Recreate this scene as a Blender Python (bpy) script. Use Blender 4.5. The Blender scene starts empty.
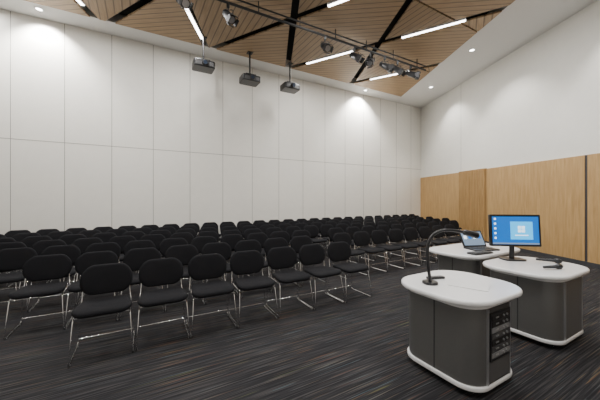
import bpy, math, random
from mathutils import Vector, Matrix
random.seed(7)
CH = 5.85
TH = math.radians(29.3)
U = Vector((math.cos(TH), math.sin(TH))); V = Vector((math.sin(TH), -math.cos(TH)))
def AB(a, b): return (U.x*a+V.x*b, U.y*a+V.y*b)

# ---------------------------------------------------------------- materials
def mat(name, col, rough=0.6, metal=0.0, emis=None, es=0.0, spec=0.5, bump=None):
    m = bpy.data.materials.new(name); m.use_nodes = True
    nt = m.node_tree; b = nt.nodes['Principled BSDF']
    b.inputs['Base Color'].default_value = (*col, 1)
    b.inputs['Roughness'].default_value = rough
    b.inputs['Metallic'].default_value = metal
    b.inputs['Specular IOR Level'].default_value = spec
    if emis:
        b.inputs['Emission Color'].default_value = (*emis, 1)
        b.inputs['Emission Strength'].default_value = es
    tc = nt.nodes.new('ShaderNodeTexCoord')
    nz = nt.nodes.new('ShaderNodeTexNoise'); nz.inputs['Scale'].default_value = (bump or (40, 0))[0]
    nt.links.new(tc.outputs['Object'], nz.inputs['Vector'])
    if bump:
        bp = nt.nodes.new('ShaderNodeBump'); bp.inputs['Strength'].default_value = bump[1]
        bp.inputs['Distance'].default_value = 0.01
        nt.links.new(nz.outputs['Fac'], bp.inputs['Height']); nt.links.new(bp.outputs['Normal'], b.inputs['Normal'])
    mx = nt.nodes.new('ShaderNodeMix'); mx.data_type = 'RGBA'
    mx.inputs[6].default_value = (*[c*0.97 for c in col], 1); mx.inputs[7].default_value = (*[min(1, c*1.03) for c in col], 1)
    nt.links.new(nz.outputs['Fac'], mx.inputs[0]); nt.links.new(mx.outputs[2], b.inputs['Base Color'])
    return m

def wood(name, rotz, c1, c2, scale=(1.0, 14, 14), rough=0.5, groove=None):
    m = bpy.data.materials.new(name); m.use_nodes = True
    nt = m.node_tree; b = nt.nodes['Principled BSDF']; b.inputs['Roughness'].default_value = rough
    tc = nt.nodes.new('ShaderNodeTexCoord'); mp = nt.nodes.new('ShaderNodeMapping')
    mr = nt.nodes.new('ShaderNodeMapping')
    mr.inputs['Rotation'].default_value = (0, 0, rotz); mp.inputs['Scale'].default_value = scale
    nz = nt.nodes.new('ShaderNodeTexNoise'); nz.inputs['Scale'].default_value = 2.2; nz.inputs['Detail'].default_value = 6
    nz.inputs['Distortion'].default_value = 0.6
    cr = nt.nodes.new('ShaderNodeValToRGB')
    cr.color_ramp.elements[0].position = 0.3; cr.color_ramp.elements[0].color = (*c1, 1)
    cr.color_ramp.elements[1].position = 0.7; cr.color_ramp.elements[1].color = (*c2, 1)
    L = nt.links
    L.new(tc.outputs['Object'], mr.inputs['Vector']); L.new(mr.outputs['Vector'], mp.inputs['Vector'])
    L.new(mp.outputs['Vector'], nz.inputs['Vector']); L.new(nz.outputs['Fac'], cr.inputs['Fac'])
    out = cr.outputs['Color']
    if groove:
        wv = nt.nodes.new('ShaderNodeTexWave'); wv.wave_type = 'BANDS'; wv.bands_direction = 'Y'; wv.inputs['Scale'].default_value = groove
        L.new(mr.outputs['Vector'], wv.inputs['Vector'])
        r2 = nt.nodes.new('ShaderNodeValToRGB'); r2.color_ramp.elements[0].position = 0.02; r2.color_ramp.elements[0].color = (0.45, 0.45, 0.45, 1)
        r2.color_ramp.elements[1].position = 0.14; r2.color_ramp.elements[1].color = (1, 1, 1, 1)
        L.new(wv.outputs['Fac'], r2.inputs['Fac'])
        mx = nt.nodes.new('ShaderNodeMix'); mx.data_type = 'RGBA'; mx.blend_type = 'MULTIPLY'; mx.inputs[0].default_value = 1
        L.new(out, mx.inputs[6]); L.new(r2.outputs['Color'], mx.inputs[7]); out = mx.outputs[2]
    L.new(out, b.inputs['Base Color'])
    return m

def carpet():
    m = bpy.data.materials.new('striped_carpet'); m.use_nodes = True
    nt = m.node_tree; b = nt.nodes['Principled BSDF']; b.inputs['Roughness'].default_value = 0.95
    b.inputs['Specular IOR Level'].default_value = 0.12
    L = nt.links
    tc = nt.nodes.new('ShaderNodeTexCoord')
    mr = nt.nodes.new('ShaderNodeMapping'); mr.inputs['Rotation'].default_value = (0, 0, -TH)
    L.new(tc.outputs['Object'], mr.inputs['Vector'])
    def stripes(sc, loc, stops, detail=2):
        mp = nt.nodes.new('ShaderNodeMapping'); mp.inputs['Scale'].default_value = sc; mp.inputs['Location'].default_value = loc
        L.new(mr.outputs['Vector'], mp.inputs['Vector'])
        nz = nt.nodes.new('ShaderNodeTexNoise'); nz.inputs['Scale'].default_value = 1; nz.inputs['Detail'].default_value = detail
        L.new(mp.outputs['Vector'], nz.inputs['Vector'])
        cr = nt.nodes.new('ShaderNodeValToRGB'); e = cr.color_ramp.elements
        e[0].position = stops[0][0]; e[0].color = (*stops[0][1], 1)
        e[1].position = stops[-1][0]; e[1].color = (*stops[-1][1], 1)
        for p, c in stops[1:-1]:
            n = e.new(p); n.color = (*c, 1)
        L.new(nz.outputs['Fac'], cr.inputs['Fac']); return cr.outputs['Color']
    base = stripes((1.5, 80, 1), (0, 0, 0), [(0.36, (0.016, 0.016, 0.018)), (0.50, (0.026, 0.0255, 0.028)), (0.60, (0.044, 0.042, 0.044)), (0.72, (0.075, 0.070, 0.068))], 3)
    hue = stripes((0.8, 36, 1), (3, 7, 5), [(0.34, (0.07, 0.11, 0.13)), (0.44, (0.11, 0.115, 0.115)), (0.52, (0.15, 0.105, 0.055)), (0.58, (0.14, 0.06, 0.045)), (0.66, (0.10, 0.12, 0.05))])
    mk = stripes((1.6, 95, 1), (11, 2, 9), [(0.62, (0, 0, 0)), (0.68, (0.75, 0.75, 0.75))], 1)
    mx = nt.nodes.new('ShaderNodeMix'); mx.data_type = 'RGBA'
    L.new(mk, mx.inputs[0]); L.new(base, mx.inputs[6]); L.new(hue, mx.inputs[7])
    L.new(mx.outputs[2], b.inputs['Base Color'])
    nz = nt.nodes.new('ShaderNodeTexNoise'); nz.inputs['Scale'].default_value = 300
    L.new(tc.outputs['Object'], nz.inputs['Vector'])
    bp = nt.nodes.new('ShaderNodeBump'); bp.inputs['Strength'].default_value = 0.4; bp.inputs['Distance'].default_value = 0.005
    L.new(nz.outputs['Fac'], bp.inputs['Height']); L.new(bp.outputs['Normal'], b.inputs['Normal'])
    return m

M = {}
M['wall'] = mat('warm_white_wall_panel', (0.82, 0.80, 0.745), 0.6, bump=(6, 0.03))
M['wall2'] = mat('white_plaster', (0.82, 0.805, 0.76), 0.7, bump=(5, 0.03))
M['seam'] = mat('panel_joint', (0.30, 0.29, 0.26), 0.8)
M['ceil'] = mat('white_ceiling_paint', (0.78, 0.775, 0.76), 0.8)
M['black'] = mat('matte_black', (0.012, 0.012, 0.013), 0.5)
M['plenum'] = mat('ceiling_void_black', (0.008, 0.008, 0.009), 0.9)
M['skirt'] = mat('skirting_dark', (0.05, 0.05, 0.055), 0.5)
M['carpet'] = carpet()
oak1, oak2 = (0.31, 0.20, 0.105), (0.44, 0.30, 0.17)
for i, r in enumerate((0.1, math.radians(60), math.radians(-60))):
    k = (1.0, 0.86, 1.1)[i]
    M['timber%d' % i] = wood('ceiling_timber_%d' % i, r, tuple(c*k for c in oak1), tuple(c*k for c in oak2), groove=2.0)
M['oak'] = wood('oak_wall_veneer', 0, (0.40, 0.24, 0.09), (0.53, 0.335, 0.145), scale=(9, 9, 0.8))
M['oak_d'] = wood('oak_slat', 0, (0.32, 0.19, 0.075), (0.43, 0.265, 0.115), scale=(9, 9, 0.8))
M['fabric'] = mat('black_upholstery', (0.008, 0.008, 0.010), 0.85, spec=0.2, bump=(250, 0.3))
M['chrome'] = mat('chrome_rod', (0.72, 0.72, 0.74), 0.16, 1.0)
M['white'] = mat('gloss_white_laminate', (0.82, 0.82, 0.83), 0.22)
M['silver'] = mat('brushed_silver', (0.24, 0.238, 0.235), 0.36, 0.7)
M['dark'] = mat('charcoal_panel', (0.06, 0.06, 0.062), 0.4)
M['grey'] = mat('mid_grey_plastic', (0.22, 0.22, 0.225), 0.45)
M['alu'] = mat('light_aluminium', (0.55, 0.55, 0.56), 0.3, 0.8)
M['plastic'] = mat('black_plastic', (0.012, 0.012, 0.014), 0.3)
M['strip'] = mat('led_strip', (1, 1, 1), 0.5, emis=(1, 0.98, 0.96), es=14)
M['lens'] = mat('downlight_lens', (1, 1, 1), 0.5, emis=(1, 0.97, 0.92), es=20)
M['glass'] = mat('projector_lens_glass', (0.03, 0.04, 0.06), 0.08)
M['screen'] = mat('screen_blue', (0.0, 0.06, 0.25), 0.3, emis=(0.0, 0.16, 0.62), es=1.0)
M['screen2'] = mat('screen_cyan', (0.05, 0.4, 0.8), 0.3, emis=(0.02, 0.45, 0.9), es=1.4)
M['icon'] = mat('screen_white', (0.9, 0.9, 0.9), 0.3, emis=(0.75, 0.92, 1), es=1.5)
M['screen3'] = mat('touch_panel_dim', (0.15, 0.2, 0.28), 0.3, emis=(0.25, 0.36, 0.5), es=0.6)

# ---------------------------------------------------------------- mesh builder
def rrect(w, d, r, n=6, cx=0, cy=0):
    pts = []
    for (sx, sy, a0) in ((1, 1, 0), (-1, 1, 90), (-1, -1, 180), (1, -1, 270)):
        for i in range(n+1):
            a = math.radians(a0+90*i/n)
            pts.append((cx+sx*(w/2-r)+r*math.cos(a), cy+sy*(d/2-r)+r*math.sin(a)))
    return pts
def smooth_path(pts, r=0.03, n=4):
    P = [Vector(p) for p in pts]; out = [P[0]]
    for i in range(1, len(P)-1):
        a, b, c = P[i-1], P[i], P[i+1]
        d1 = (a-b); d2 = (c-b); t = min(r, d1.length*0.45, d2.length*0.45)
        p1 = b+d1.normalized()*t; p2 = b+d2.normalized()*t
        for k in range(n+1):
            s = k/n; out.append(p1*(1-s)**2+b*2*s*(1-s)+p2*s*s)
    out.append(P[-1]); return out
def catmull(P, n=6):
    P = [Vector(p) for p in P]; P = [P[0]*2-P[1]]+P+[P[-1]*2-P[-2]]; out = []
    for i in range(1, len(P)-2):
        for k in range(n):
            t = k/n; a, b_, c, d = P[i-1], P[i], P[i+1], P[i+2]
            out.append(0.5*((2*b_)+(c-a)*t+(2*a-5*b_+4*c-d)*t*t+(3*b_-a-3*c+d)*t**3))
    out.append(P[-2]); return out
class MB:
    def __init__(s): s.v = []; s.f = []; s.m = []; s.ms = []; s.sm = []
    def mi(s, k):
        if k not in s.ms: s.ms.append(k)
        return s.ms.index(k)
    def add(s, vs, fs, k, smooth=False, xf=None):
        o = len(s.v); i = s.mi(k)
        for v in vs:
            v = Vector(v)
            if xf: v = xf @ v
            s.v.append(v)
        for f in fs: s.f.append([o+j for j in f]); s.m.append(i); s.sm.append(smooth)
    def loft(s, rings, k, smooth=True, xf=None, cap=True):
        n = len(rings[0]); vs = [p for r in rings for p in r]; fs = []
        for a in range(len(rings)-1):
            for j in range(n):
                fs.append([a*n+j, a*n+(j+1) % n, (a+1)*n+(j+1) % n, (a+1)*n+j])
        s.add(vs, fs, k, smooth, xf)
        if cap:
            s.add(rings[0], [list(range(n))[::-1]], k, False, xf)
            s.add(rings[-1], [list(range(n))], k, False, xf)
    def prism(s, poly, z0, z1, k, xf=None, bev=0, smooth=False):
        if bev:
            c = (sum(p[0] for p in poly)/len(poly), sum(p[1] for p in poly)/len(poly))
            def sh(d):
                r = []
                for p in poly:
                    q = Vector((p[0]-c[0], p[1]-c[1])); L = q.length; q *= (L-d)/L; r.append((c[0]+q.x, c[1]+q.y))
                return r
            rings = [[(x, y, z0) for x, y in sh(bev)], [(x, y, z0+bev*.3) for x, y in sh(bev*.3)], [(x, y, z0+bev) for x, y in poly],
                     [(x, y, z1-bev) for x, y in poly], [(x, y, z1-bev*.3) for x, y in sh(bev*.3)], [(x, y, z1) for x, y in sh(bev)]]
            s.loft(rings, k, True, xf)
        else:
            s.loft([[(x, y, z0) for x, y in poly], [(x, y, z1) for x, y in poly]], k, smooth, xf)
    def box(s, c, sz, k, xf=None):
        x, y, z = c; a, b, d = sz[0]/2, sz[1]/2, sz[2]/2
        s.prism([(x+a, y+b), (x-a, y+b), (x-a, y-b), (x+a, y-b)], z-d, z+d, k, xf)
    def tube(s, pts, r, k, n=8, xf=None, radii=None):
        P = [Vector(p) for p in pts]; rings = []
        up = None
        for i, p in enumerate(P):
            t = (P[min(i+1, len(P)-1)]-P[max(i-1, 0)]).normalized()
            if up is None:
                up = t.orthogonal().normalized()
            else:
                up = (up-t*up.dot(t)).normalized()
            w = t.cross(up); rr = radii[i] if radii else r
            rings.append([p+(up*math.cos(2*math.pi*j/n)+w*math.sin(2*math.pi*j/n))*rr for j in range(n)])
        s.loft(rings, k, True, xf)
    def mesh(s, name):
        me = bpy.data.meshes.new(name); me.from_pydata([tuple(v) for v in s.v], [], s.f)
        for k in s.ms: me.materials.append(M[k])
        for p, i, sm in zip(me.polygons, s.m, s.sm): p.material_index = i; p.use_smooth = sm
        me.update(); return me
    def obj(s, name, loc=(0, 0, 0), rot=0):
        o = bpy.data.objects.new(name, s.mesh(name)); bpy.context.collection.objects.link(o)
        o.location = loc; o.rotation_euler = (0, 0, rot); return o

# ---------------------------------------------------------------- room shell
C = Vector((5.83, 13.5)); NB = Vector((-V.x, -V.y))
L2 = C-U*18
RD = Vector((0.09, -1)).normalized()
R2 = C+RD*16.7
B1 = L2+V*9.0
FR = [(L2.x, L2.y), (B1.x, B1.y), (R2.x, R2.y), (C.x, C.y)]
def wall(name, p, q, out, z0, z1, k, th=0.15):
    p, q, out = Vector(p), Vector(q), Vector(out)
    b = MB(); b.prism([p, q, q+out*th, p+out*th], z0, z1, k); return b
b = MB(); b.prism(FR, -0.1, 0, 'carpet'); b.obj('floor')
b = MB(); b.prism(FR, CH+0.25, CH+0.35, 'plenum'); b.obj('ceiling')
b = wall('wall_back', L2, C, NB, 0, CH+0.3, 'wall')
s_c = (Vector((-6.68, 6.45))-L2).dot(U)
s = s_c-0.975*3; seams = []
while s < 17.9:
    if s > 0.1: seams.append(s)
    s += 0.975
for s in seams:
    p = L2+U*s
    w = 0.012
    b.prism([p-U*w/2, p+U*w/2, p+U*w/2+V*0.002, p-U*w/2+V*0.002][::-1], 0.1, CH, 'seam')
b.prism([L2, C, C+V*0.002, L2+V*0.002], 2.895, 2.908, 'seam')
b.obj('wall_back')
b = wall('', C, R2, (1, 0), 0, CH+0.3, 'wall2')
pp = C+RD*((13.5-10.6)/abs(RD.y))
b.prism([pp, pp+RD*0.012, pp+RD*0.012+Vector((-0.002, 0)), pp+Vector((-0.002, 0))], 2.5, CH, 'seam')
b.obj('wall_right')
wall('', L2, B1, (-U.x, -U.y), 0, CH+0.3, 'wall2').obj('wall_left')
wall('', B1, R2, (0, -1), 0, CH+0.3, 'wall2').obj('wall_front')
b = MB(); b.prism([L2, C, C+V*0.015, L2+V*0.015], 0, 0.1, 'skirt'); b.obj('baseboard_back')

IN = Vector((RD.y, -RD.x)).normalized()
if IN.x > 0: IN = -IN
def t_of_z(z): return (13.5-z)/abs(RD.y)
def panel(bb, t0, t1, z0, z1, d0, d1, k):
    a, c = C+RD*t0, C+RD*t1
    bb.prism([a+IN*d0, c+IN*d0, c+IN*d1, a+IN*d1], z0, z1, k)
b = MB()
segs = [(0.02, t_of_z(10.65)), (t_of_z(9.28), t_of_z(6.34)), (t_of_z(6.28), t_of_z(3.4)), (t_of_z(3.36), 16.5)]
for (t0, t1) in segs: panel(b, t0, t1, 0.1, 2.5, 0.0, 0.035, 'oak')
panel(b, t_of_z(6.34), t_of_z(6.28), 0.1, 2.5, 0.0, 0.02, 'skirt')
b.obj('trim_oak_panelling')
b = MB()
t0, t1 = t_of_z(10.63), t_of_z(9.30)
panel(b, t0, t1, 0.1, 2.52, 0, 0.05, 'oak_d')
n = 17
for i in range(n):
    t = t0+(t1-t0)*(i+0.25)/n
    panel(b, t, t+(t1-t0)/n*0.5, 0.1, 2.52, 0.05, 0.085, 'oak')
b.obj('trim_oak_slats')
b = MB(); panel(b, 0.02, 16.5, 0, 0.1, 0.0, 0.04, 'skirt'); b.obj('baseboard_right')

T = Vector((4.29, 11.87)); T2 = L2+V*0.67; TR = Vector((5.33, R2.y))
b = MB()
b.prism([T2, T, C, L2], CH, CH+0.24, 'ceil'); b.prism([T, TR, R2, C], CH, CH+0.24, 'ceil')
b.obj('trim_ceiling_border')
def clip(poly, n, c, sign):
    out = []
    m = len(poly)
    for i in range(m):
        p, q = poly[i], poly[(i+1) % m]
        dp = (n.dot(p)-c)*sign; dq = (n.dot(q)-c)*sign
        if dp >= 0: out.append(p)
        if (dp >= 0) != (dq >= 0): out.append(p+(q-p)*(dp/(dp-dq)))
    return out
def area(p):
    return abs(sum(p[i].x*p[(i+1) % len(p)].y-p[(i+1) % len(p)].x*p[i].y for i in range(len(p))))/2
polys = [[T2+V*0.04, B1.copy(), TR+Vector((-0.04, 0)), T+V*0.04+Vector((-0.04, 0))]]
n1 = Vector((0.995, 0.1)); n2 = Vector((0.5, 0.866)); n3 = Vector((-V.x, -V.y))
fam = [(n1, c, 0.085) for c in (-9.0, -6.6, -4.2, -1.87, 0.52, 2.97)]+[(n2, c, 0.09) for c in (-4.8, -2.7, -0.6, 1.5, 3.6, 5.7, 7.8, 9.98)]+[(n3, c, 0.02) for c in (-2.3, -0.15, 1.95, 4.05, 6.15)]
for n, c, g in fam:
    new = []
    for p in polys:
        for sg in (1, -1):
            q = clip(p, n, c+sg*g, sg)
            if len(q) >= 3 and area(q) > 0.02: new.append(q)
    polys = new
b = MB()
for i, p in enumerate(polys):
    cx = sum(q.x for q in p)/len(p); cy = sum(q.y for q in p)/len(p)
    i1 = math.floor((n1.x*cx+n1.y*cy+1.87)/2.4); i2 = math.floor((0.5*cx+0.866*cy-1.5)/2.1); i3 = math.floor((n3.x*cx+n3.y*cy-1.95)/2.1)
    b.prism(p, CH-0.04, CH, 'timber%d' % ((i1+2*i2+i3) % 3))
b.obj('timber_ceiling_panels')

# ---------------------------------------------------------------- lights
def arealight(name, loc, sx, sy, power, rz=0, col=(1, 0.985, 0.955), rx=0):
    l = bpy.data.lights.new(name, 'AREA'); l.shape = 'RECTANGLE'; l.size = sx; l.size_y = sy; l.energy = power; l.color = col
    o = bpy.data.objects.new(name, l); bpy.context.collection.objects.link(o); o.location = loc; o.rotation_euler = (rx, 0, rz); return o
def strip(p, q, power):
    p, q = Vector(p), Vector(q); d = (q-p); L = d.length; a = math.atan2(d.y, d.x); m = (p+q)/2
    b = MB(); b.box((0, 0, 0.02), (L, 0.10, 0.06), 'white'); b.box((0, 0, -0.014), (L-0.02, 0.07, 0.008), 'strip')
    o = b.obj('linear_ceiling_light', (m.x, m.y, CH-0.05), a)
    l = arealight('strip_lamp', (0, 0, -0.025), L-0.04, 0.06, power); l.parent = o
SP = 66
strip((-2.50, 5.2), (-2.62, 7.5), SP*1.2)
strip((2.70, 7.45), (3.98, 6.71), SP)
strip((2.52, 10.07), (3.67, 9.41), SP)
strip((0.2, 8.89), (1.54, 8.12), SP)
strip((0.62, 6.22), (1.7, 5.60), SP)
strip((-4.8, 6.2), (-4.65, 4.8), SP)
strip((-6.9, 6.0), (-6.75, 4.6), SP)  # this strip and all below are out of view, added to light the room
strip((-2.35, 3.6), (-2.2, 2.2), SP)
strip((0.1, 4.2), (0.24, 2.8), SP)
strip((2.65, 3.0), (2.8, 1.6), SP)
strip((2.55, 5.0), (3.6, 4.4), SP)
strip((-4.4, 2.0), (-4.3, 0.8), SP)
strip((0.45, 0.7), (0.6, -0.8), SP)
strip((3.0, -0.6), (3.1, -2.0), SP)
def downlight(x, y, power, tilt=None, size=75, z=CH, blend=0.6):
    b = MB()
    ring = lambda r, z: [(r*math.cos(2*math.pi*i/24), r*math.sin(2*math.pi*i/24), z) for i in range(24)]
    b.loft([ring(0.085, 0.0), ring(0.085, -0.012), ring(0.06, -0.012), ring(0.06, -0.002)], 'white', cap=False)
    b.add(ring(0.06, -0.004), [list(range(24))[::-1]], 'lens')
    o = b.obj('recessed_downlight', (x, y, z))
    l = bpy.data.lights.new('downlight_lamp', 'SPOT'); l.energy = power; l.spot_size = math.radians(size); l.spot_blend = blend
    l.shadow_soft_size = 0.06; l.color = (1, 0.97, 0.92)
    lo = bpy.data.objects.new('downlight_lamp', l); bpy.context.collection.objects.link(lo); lo.parent = o; lo.location = (0, 0, -0.04)
    if tilt:
        d = Vector(tilt); lo.rotation_euler = d.to_track_quat('-Z', 'Y').to_euler()
for sx, pw in ((s_c+0.6, 620), (s_c+10.45, 700)):
    p = L2+U*sx+V*0.42; downlight(p.x, p.y, pw, (-V.x*0.4, -V.y*0.4, -1), 112, blend=0.7)
downlight(5.02, 8.17, 220, (0.2, 0, -1), 100)
downlight(5.1, 10.9, 220, (0.2, 0, -1), 100)
downlight(5.6, 5.2, 220, (0.2, 0, -1), 100)

# ---------------------------------------------------------------- lighting bar with spotlights
def bar_pt(X, c=5.75): return Vector((X, (c+0.489*X)/0.872))
b = MB()
p0, p1 = bar_pt(-7.4), bar_pt(3.95)
zb = 5.55
b.tube([(p0.x, p0.y, zb), (p1.x, p1.y, zb)], 0.028, 'black', 10)
b.tube([(p0.x, p0.y, zb+0.13), (p1.x, p1.y, zb+0.13)], 0.018, 'black', 8)
X = -7.2
while X < 3.95:
    p = bar_pt(X); b.tube([(p.x, p.y, zb), (p.x, p.y, CH-0.045)], 0.012, 'black', 6); X += 0.9
bar = b.obj('lighting_bar')
def spot(X, dirv, off=0.0):
    p = bar_pt(X)+V*off
    b = MB()
    b.box((0, 0, -0.035), (0.05, 0.06, 0.07), 'black')
    b.tube([(0, 0, -0.06), (0, 0, -0.12)], 0.012, 'black')
    b.tube(smooth_path([(-0.1, 0, -0.24), (-0.1, 0, -0.12), (0.1, 0, -0.12), (0.1, 0, -0.24)], 0.02), 0.008, 'black', 6)
    d = Vector(dirv).normalized(); xf = Matrix.Translation((0, 0, -0.24)) @ d.to_track_quat('Z', 'Y').to_matrix().to_4x4()
    b.tube([(0, 0, z) for z in (-0.16, -0.15, -0.06, -0.05, 0.08, 0.09, 0.17, 0.18)], 0, 'black', 16, xf,
           [0.03, 0.055, 0.06, 0.08, 0.08, 0.09, 0.09, 0.085])
    b.tube([(0, 0, 0.181), (0, 0, 0.184)], 0.07, 'alu', 16, xf)
    for z in (-0.13, -0.1): b.tube([(0, 0, z-0.004), (0, 0, z+0.004)], 0.07, 'black', 16, xf)
    for sx, sy, w, h in ((0, 0.10, 0.14, 0.01), (0, -0.10, 0.14, 0.01), (0.10, 0, 0.01, 0.14), (-0.10, 0, 0.01, 0.14)):
        b.box((sx, sy, 0.21), (w, h, 0.1), 'black', xf)
    b.obj('stage_spotlight', (p.x, p.y, zb-0.029), 0)
for X, d in ((-1.48, (0.5, -0.4, -0.7)), (-2.25, (0.6, -0.5, -0.6)), (0.62, (0.3, -0.7, -0.6)), (1.45, (0.6, -0.5, -0.6)), (1.95, (-0.4, -0.7, -0.6)), (2.40, (0.7, -0.3, -0.5)), (2.85, (0.5, -0.6, -0.7)), (3.35, (0.8, -0.4, -0.4))):
    spot(X, d)

# ---------------------------------------------------------------- projectors
def projector(x, y, zc, rot):
    b = MB()
    b.tube([(0, 0, CH-0.05-zc), (0, 0, 0.16)], 0.024, 'black', 10)
    b.box((0, 0, CH-0.05-zc), (0.16, 0.16, 0.012), 'black')
    b.box((0, 0, 0.14), (0.30, 0.24, 0.02), 'black')
    for sx in (-0.13, 0.13):
        b.box((sx, 0, 0.115), (0.015, 0.2, 0.05), 'black')
    b.prism(rrect(0.54, 0.42, 0.05), -0.09, 0.09, 'plastic', bev=0.018)
    b.box((0, -0.215, -0.01), (0.44, 0.012, 0.10), 'dark')
    b.tube([(0.0, -0.2, 0), (0.0, -0.25, 0), (0, -0.27, 0)], 0, 'black', 20, radii=[0.075, 0.075, 0.065])
    b.tube([(0.0, -0.268, 0), (0.0, -0.275, 0)], 0.052, 'glass', 20)
    for i in range(6): b.box((0.17, -0.223, -0.045+i*0.016), (0.09, 0.004, 0.006), 'grey')
    b.obj('ceiling_projector', (x, y, zc), rot)
projector(-2.58, 7.48, 5.05, TH)
projector(-1.48, 8.25, 5.00, TH)
projector(-0.32, 8.93, 5.04, TH)

# ---------------------------------------------------------------- chairs
def chair_mesh():
    b = MB()
    def pad(outline, th, fn, k):
        rings = []
        for sc, h in ((0.02, -0.5), (0.5, -0.5), (0.86, -0.48), (0.97, -0.35), (1, -0.1), (1, 0.15), (0.97, 0.36), (0.86, 0.5), (0.5, 0.56), (0.02, 0.58)):
            rings.append([fn(x*sc, y*sc, h*th) for x, y in outline])
        b.loft(rings, k)
    seat = [(x*(1-0.12*(y/0.22)), y) for x, y in rrect(0.45, 0.44, 0.09, 5)]
    def fs(x, y, h):
        f = max(0, (-y-0.12)); return (x, y, 0.445+h-0.9*f*f*2+0.25*x*x-0.02*y)
    pad(seat, 0.055, fs, 'fabric')
    back = [(x*(1-0.10*abs(y)/0.155*(1 if y > 0 else 1.3)), y-0.35*x*x*(1 if y > 0 else 0)) for x, y in rrect(0.49, 0.31, 0.11, 6)]
    def fb(x, y, h):
        z = 0.655+y; return (x, 0.235+0.22*(z-0.5)-h-0.42*x*x, z)
    pad(back, 0.042, fb, 'fabric')
    for s in (-1, 1):
        pts = [(s*0.205, 0.255, 0.62), (s*0.215, 0.235, 0.46), (s*0.225, 0.20, 0.41), (s*0.25, 0.245, 0.008),
               (s*0.25, -0.235, 0.008), (s*0.225, -0.17, 0.41), (s*0.215, 0.17, 0.415)]
        b.tube(smooth_path(pts, 0.035, 3), 0.0068, 'chrome', 6)
        b.box((s*0.25, 0.19, 0.004), (0.018, 0.03, 0.008), 'plastic'); b.box((s*0.25, -0.18, 0.004), (0.018, 0.03, 0.008), 'plastic')
    b.tube([(-0.225, -0.15, 0.408), (0.225, -0.15, 0.408)], 0.006, 'chrome', 6)
    b.tube([(-0.222, 0.14, 0.41), (0.222, 0.14, 0.41)], 0.006, 'chrome', 6)
    b.tube([(-0.249, 0.239, 0.06), (0.249, 0.239, 0.06)], 0.0055, 'chrome', 6)
    return b.mesh('stacking_chair')
cm = chair_mesh()
def chair(s, perp, jitter=0.02):
    p = Vector((-2.1, 3.07))+U*s-V*perp+V*0.26
    o = bpy.data.objects.new('stacking_chair', cm); bpy.context.collection.objects.link(o)
    o.location = (p.x+random.uniform(-1, 1)*0.004, p.y+random.uniform(-jitter, jitter), 0)
    o.rotation_euler = (0, 0, TH+random.uniform(-0.02, 0.02))
offs = [0, 0.93, 1.80, 2.60, 3.38, 4.14, 4.88]
for r, off in enumerate(offs):
    if r == 0: ks = [k*0.525 for k in range(7)]
    else:
        st = {1: -0.72, 2: -1.8}.get(r, -4.2+0.17*r)
        ks = []; s = st
        while True:
            p = Vector((-2.1, 3.07))+U*s-V*off
            wx = 5.83+0.09*(13.5-p.y)
            if p.x > wx-0.75 or (r == 1 and s > 7.9) or s > 13: break
            ks.append(s); s += 0.525
            if 3.45 < s < 4.1 and r < 3: s += 0.45
    for s in ks:
        chair(s, off)

# ---------------------------------------------------------------- lecterns
def lectern(name, loc, tw, td, bw, bd, h, rack, bx=0.0):
    b = MB()
    b.prism(rrect(tw, td, min(tw, td)*0.36, 10), h-0.042, h, 'white', bev=0.014)
    b.prism(rrect(bw+0.08, bd+0.02, 0.20, 8, cx=bx), h-0.075, h-0.042, 'white', smooth=True)
    b.prism(rrect(bw, bd, 0.16, 10, cx=bx), 0.09, h-0.075, 'silver', smooth=True)
    b.prism(rrect(bw+0.03, bd+0.03, 0.17, 10, cx=bx), 0.055, 0.092, 'white', bev=0.008)
    b.prism(rrect(bw-0.04, bd-0.04, 0.14, 8, cx=bx), 0.03, 0.055, 'black')
    for sx in (-1, 1):
        for sy in (-1, 1):
            x, y = bx+sx*(bw/2-0.09), sy*(bd/2-0.09)
            b.tube([(x-0.02, y, 0.03), (x+0.02, y, 0.03)], 0.03, 'black', 14)
    yf = -bd/2
    hh = h-0.18; zc = 0.097+hh/2
    fw = bw-0.30
    b.box((bx, yf-0.002, zc), (fw, 0.012, hh), 'dark' if rack else 'silver')
    for x in (-fw/2, fw/2):
        b.box((bx+x, yf-0.006, zc), (0.012, 0.016, hh), 'alu')
    for sx in (-1, 1):
        b.box((bx+sx*bw/2, 0.0, zc), (0.006, 0.010, hh), 'dark')
    if rack:
        rw = fw*0.92
        b.box((bx, yf-0.012, h-0.30), (rw, 0.016, 0.37), 'plastic')
        for i in range(7):
            z = h-0.155-i*0.048
            b.box((bx, yf-0.021, z), (rw-0.03, 0.006, 0.038), 'black' if i in (0, 1, 4) else ('dark' if i % 2 else 'grey'))
            b.box((bx-0.06, yf-0.025, z), (0.04, 0.004, 0.010), 'alu')
            for dx in (0.03, 0.08): b.tube([(bx+dx, yf-0.024, z), (bx+dx, yf-0.032, z)], 0.009, 'alu', 10)
        b.box((bx, yf-0.010, 0.19), (rw, 0.008, 0.15), 'silver')
    xo = bx+bw/2
    b.box((xo+0.05, 0.1, 0.085), (0.12, 0.05, 0.03), 'white')
    b.tube([(xo+0.08, 0.08, 0.035), (xo+0.08, 0.12, 0.035)], 0.035, 'black', 16)
    b.box((xo+0.08, 0.1, 0.075), (0.05, 0.06, 0.03), 'white')
    x, y = loc
    return b.obj(name, (x, y, 0), TH)
lectern('lectern', AB(2.49, -1.51), 0.92, 0.80, 0.62, 0.68, 0.76, True, -0.03)
lectern('lectern', AB(3.93, -1.50), 1.02, 0.80, 0.74, 0.68, 0.76, False)
lectern('presentation_desk', AB(4.25, -2.34), 1.40, 0.76, 1.05, 0.58, 0.79, False)

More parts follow.
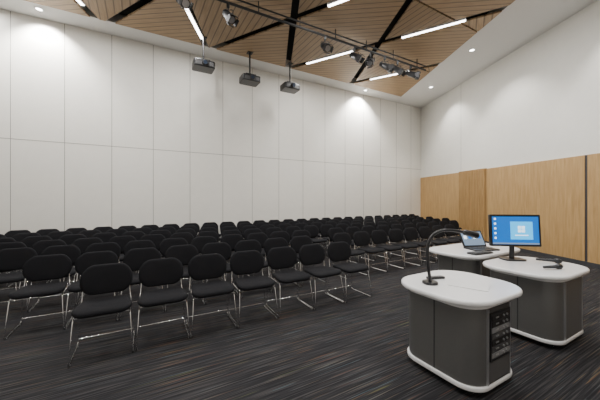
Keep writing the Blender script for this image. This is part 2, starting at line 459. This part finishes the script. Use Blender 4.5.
b = MB()
b.prism(rrect(0.13, 0.13, 0.06), 0, 0.022, 'plastic', bev=0.006)
arc = [(0, 0, 0.02), (-0.012, 0.01, 0.18), (-0.005, 0.03, 0.33), (0.04, 0.03, 0.43), (0.13, 0.03, 0.475), (0.25, 0.03, 0.472), (0.33, 0.03, 0.455)]
b.tube(catmull(arc), 0.014, 'plastic', 10)
b.tube([(0.31, 0.03, 0.46), (0.33, 0.03, 0.457), (0.44, 0.03, 0.43), (0.45, 0.03, 0.428)], 0, 'plastic', 14, radii=[0.014, 0.026, 0.03, 0.022])
b.obj('gooseneck_desk_lamp', (1.17, 2.52, 0.76), 0)

def monitor(name, loc, rot, w, h, zc):
    b = MB(); r = 0.012
    xf = Matrix.Translation((0, 0, zc)) @ Matrix.Rotation(math.radians(-4), 4, 'X') @ Matrix.Rotation(math.radians(90), 4, 'X')
    b.prism(rrect(w, h, r), -0.02, 0.02, 'plastic', xf, bev=0.005)
    b.prism(rrect(w*0.6, h*0.6, 0.03), -0.045, -0.018, 'plastic', xf)
    b.box((0, 0.0, 0.0205), (w-0.05, h-0.05, 0.002), 'screen', xf)
    b.box((w*0.12, 0.0, 0.0216), (w*0.44, h*0.56, 0.001), 'screen2', xf)
    for i in range(2):
        for j in range(2):
            b.box((w*(0.08+i*0.075), h*(0.0+j*0.11)-0.005, 0.0224), (w*0.062, h*0.09, 0.001), 'icon', xf)
    b.box((w*0.12, -h*0.15, 0.0224), (w*0.26, 0.012, 0.001), 'icon', xf)
    for i in range(5): b.box((-w*0.40, h*(0.36-i*0.15), 0.0222), (0.022, 0.022, 0.001), 'icon', xf)
    b.box((0, -h/2+0.036, 0.0222), (w-0.05, 0.018, 0.001), 'screen3', xf)
    b.tube([(0, 0.05, 0.01), (0, 0.05, zc)], 0.028, 'plastic', 12)
    b.prism(rrect(0.26, 0.2, 0.06, cy=0.04), 0, 0.018, 'plastic', bev=0.005)
    return b.obj(name, loc, rot)
x, y = AB(4.00, -1.72)
monitor('computer_monitor', (x, y, 0.76), math.radians(-6), 0.58, 0.39, 0.37)

b = MB()
xf = Matrix.Translation((0, 0.02, 0.13)) @ Matrix.Rotation(math.radians(62), 4, 'X')
b.prism(rrect(0.38, 0.25, 0.015), -0.01, 0.01, 'plastic', xf, bev=0.003)
b.box((0, 0, 0.0105), (0.34, 0.21, 0.002), 'screen3', xf)
for i in range(4): b.box((-0.12+i*0.08, 0.02, 0.012), (0.05, 0.05, 0.001), 'screen' if i % 2 else 'icon', xf)
b.prism(rrect(0.38, 0.26, 0.015, cy=-0.15), 0.0, 0.02, 'plastic', bev=0.004)
for r in range(4):
    for c in range(11): b.box((-0.155+c*0.031, -0.07-r*0.031, 0.022), (0.025, 0.024, 0.006), 'dark')
x, y = AB(4.30, -2.38)
b.obj('laptop', (x, y, 0.79), math.radians(10))

b = MB(); b.prism(rrect(0.36, 0.13, 0.012), 0, 0.018, 'plastic', bev=0.004)
for r in range(4):
    for c in range(12): b.box((-0.156+c*0.028, 0.045-r*0.029, 0.02), (0.023, 0.023, 0.007), 'dark')
x, y = AB(3.92, -2.08); b.obj('keyboard', (x, y, 0.79), TH-0.1)

def handmic(loc, rot):
    b = MB()
    b.tube([(x, 0, 0.028) for x in (-0.12, -0.115, 0.05, 0.055, 0.07, 0.095, 0.115, 0.122)], 0, 'plastic', 14, radii=[0.010, 0.014, 0.018, 0.025, 0.028, 0.028, 0.018, 0.006])
    b.obj('handheld_microphone', loc, rot)
x, y = AB(4.22, -1.46); handmic((x, y, 0.76), math.radians(-30))
x, y = AB(3.86, -1.30); handmic((x, y, 0.76), math.radians(10))
def remote(loc, rot, s=1):
    b = MB(); b.prism(rrect(0.16*s, 0.05*s, 0.012*s), 0, 0.02, 'plastic', bev=0.004)
    for i in range(5):
        for j in range(2): b.box((-0.055*s+i*0.026*s, (-0.01+j*0.02)*s, 0.021), (0.014*s, 0.011*s, 0.004), 'grey')
    b.obj('remote_control', loc, rot)
x, y = AB(2.44, -1.70); remote((x, y, 0.76), 0.2, 1.1)
b = MB(); b.prism(rrect(0.21, 0.297, 0.003), 0, 0.004, 'white')
b.obj('paper_sheet', (*AB(2.5, -1.42), 0.7605), TH+0.4)

# ---------------------------------------------------------------- world + camera
w = bpy.data.worlds.new('World'); bpy.context.scene.world = w; w.use_nodes = True
w.node_tree.nodes['Background'].inputs[0].default_value = (0.5, 0.5, 0.5, 1); w.node_tree.nodes['Background'].inputs[1].default_value = 0.05
cd = bpy.data.cameras.new('Camera'); cam = bpy.data.objects.new('Camera', cd); bpy.context.collection.objects.link(cam)
cd.sensor_width = 36; cd.lens = 280/600*36; cam.location = (0, 0, 1.53); cam.rotation_euler = (math.radians(90), 0, 0)
cd.shift_y = -2/600; cd.clip_start = 0.05
bpy.context.scene.camera = cam
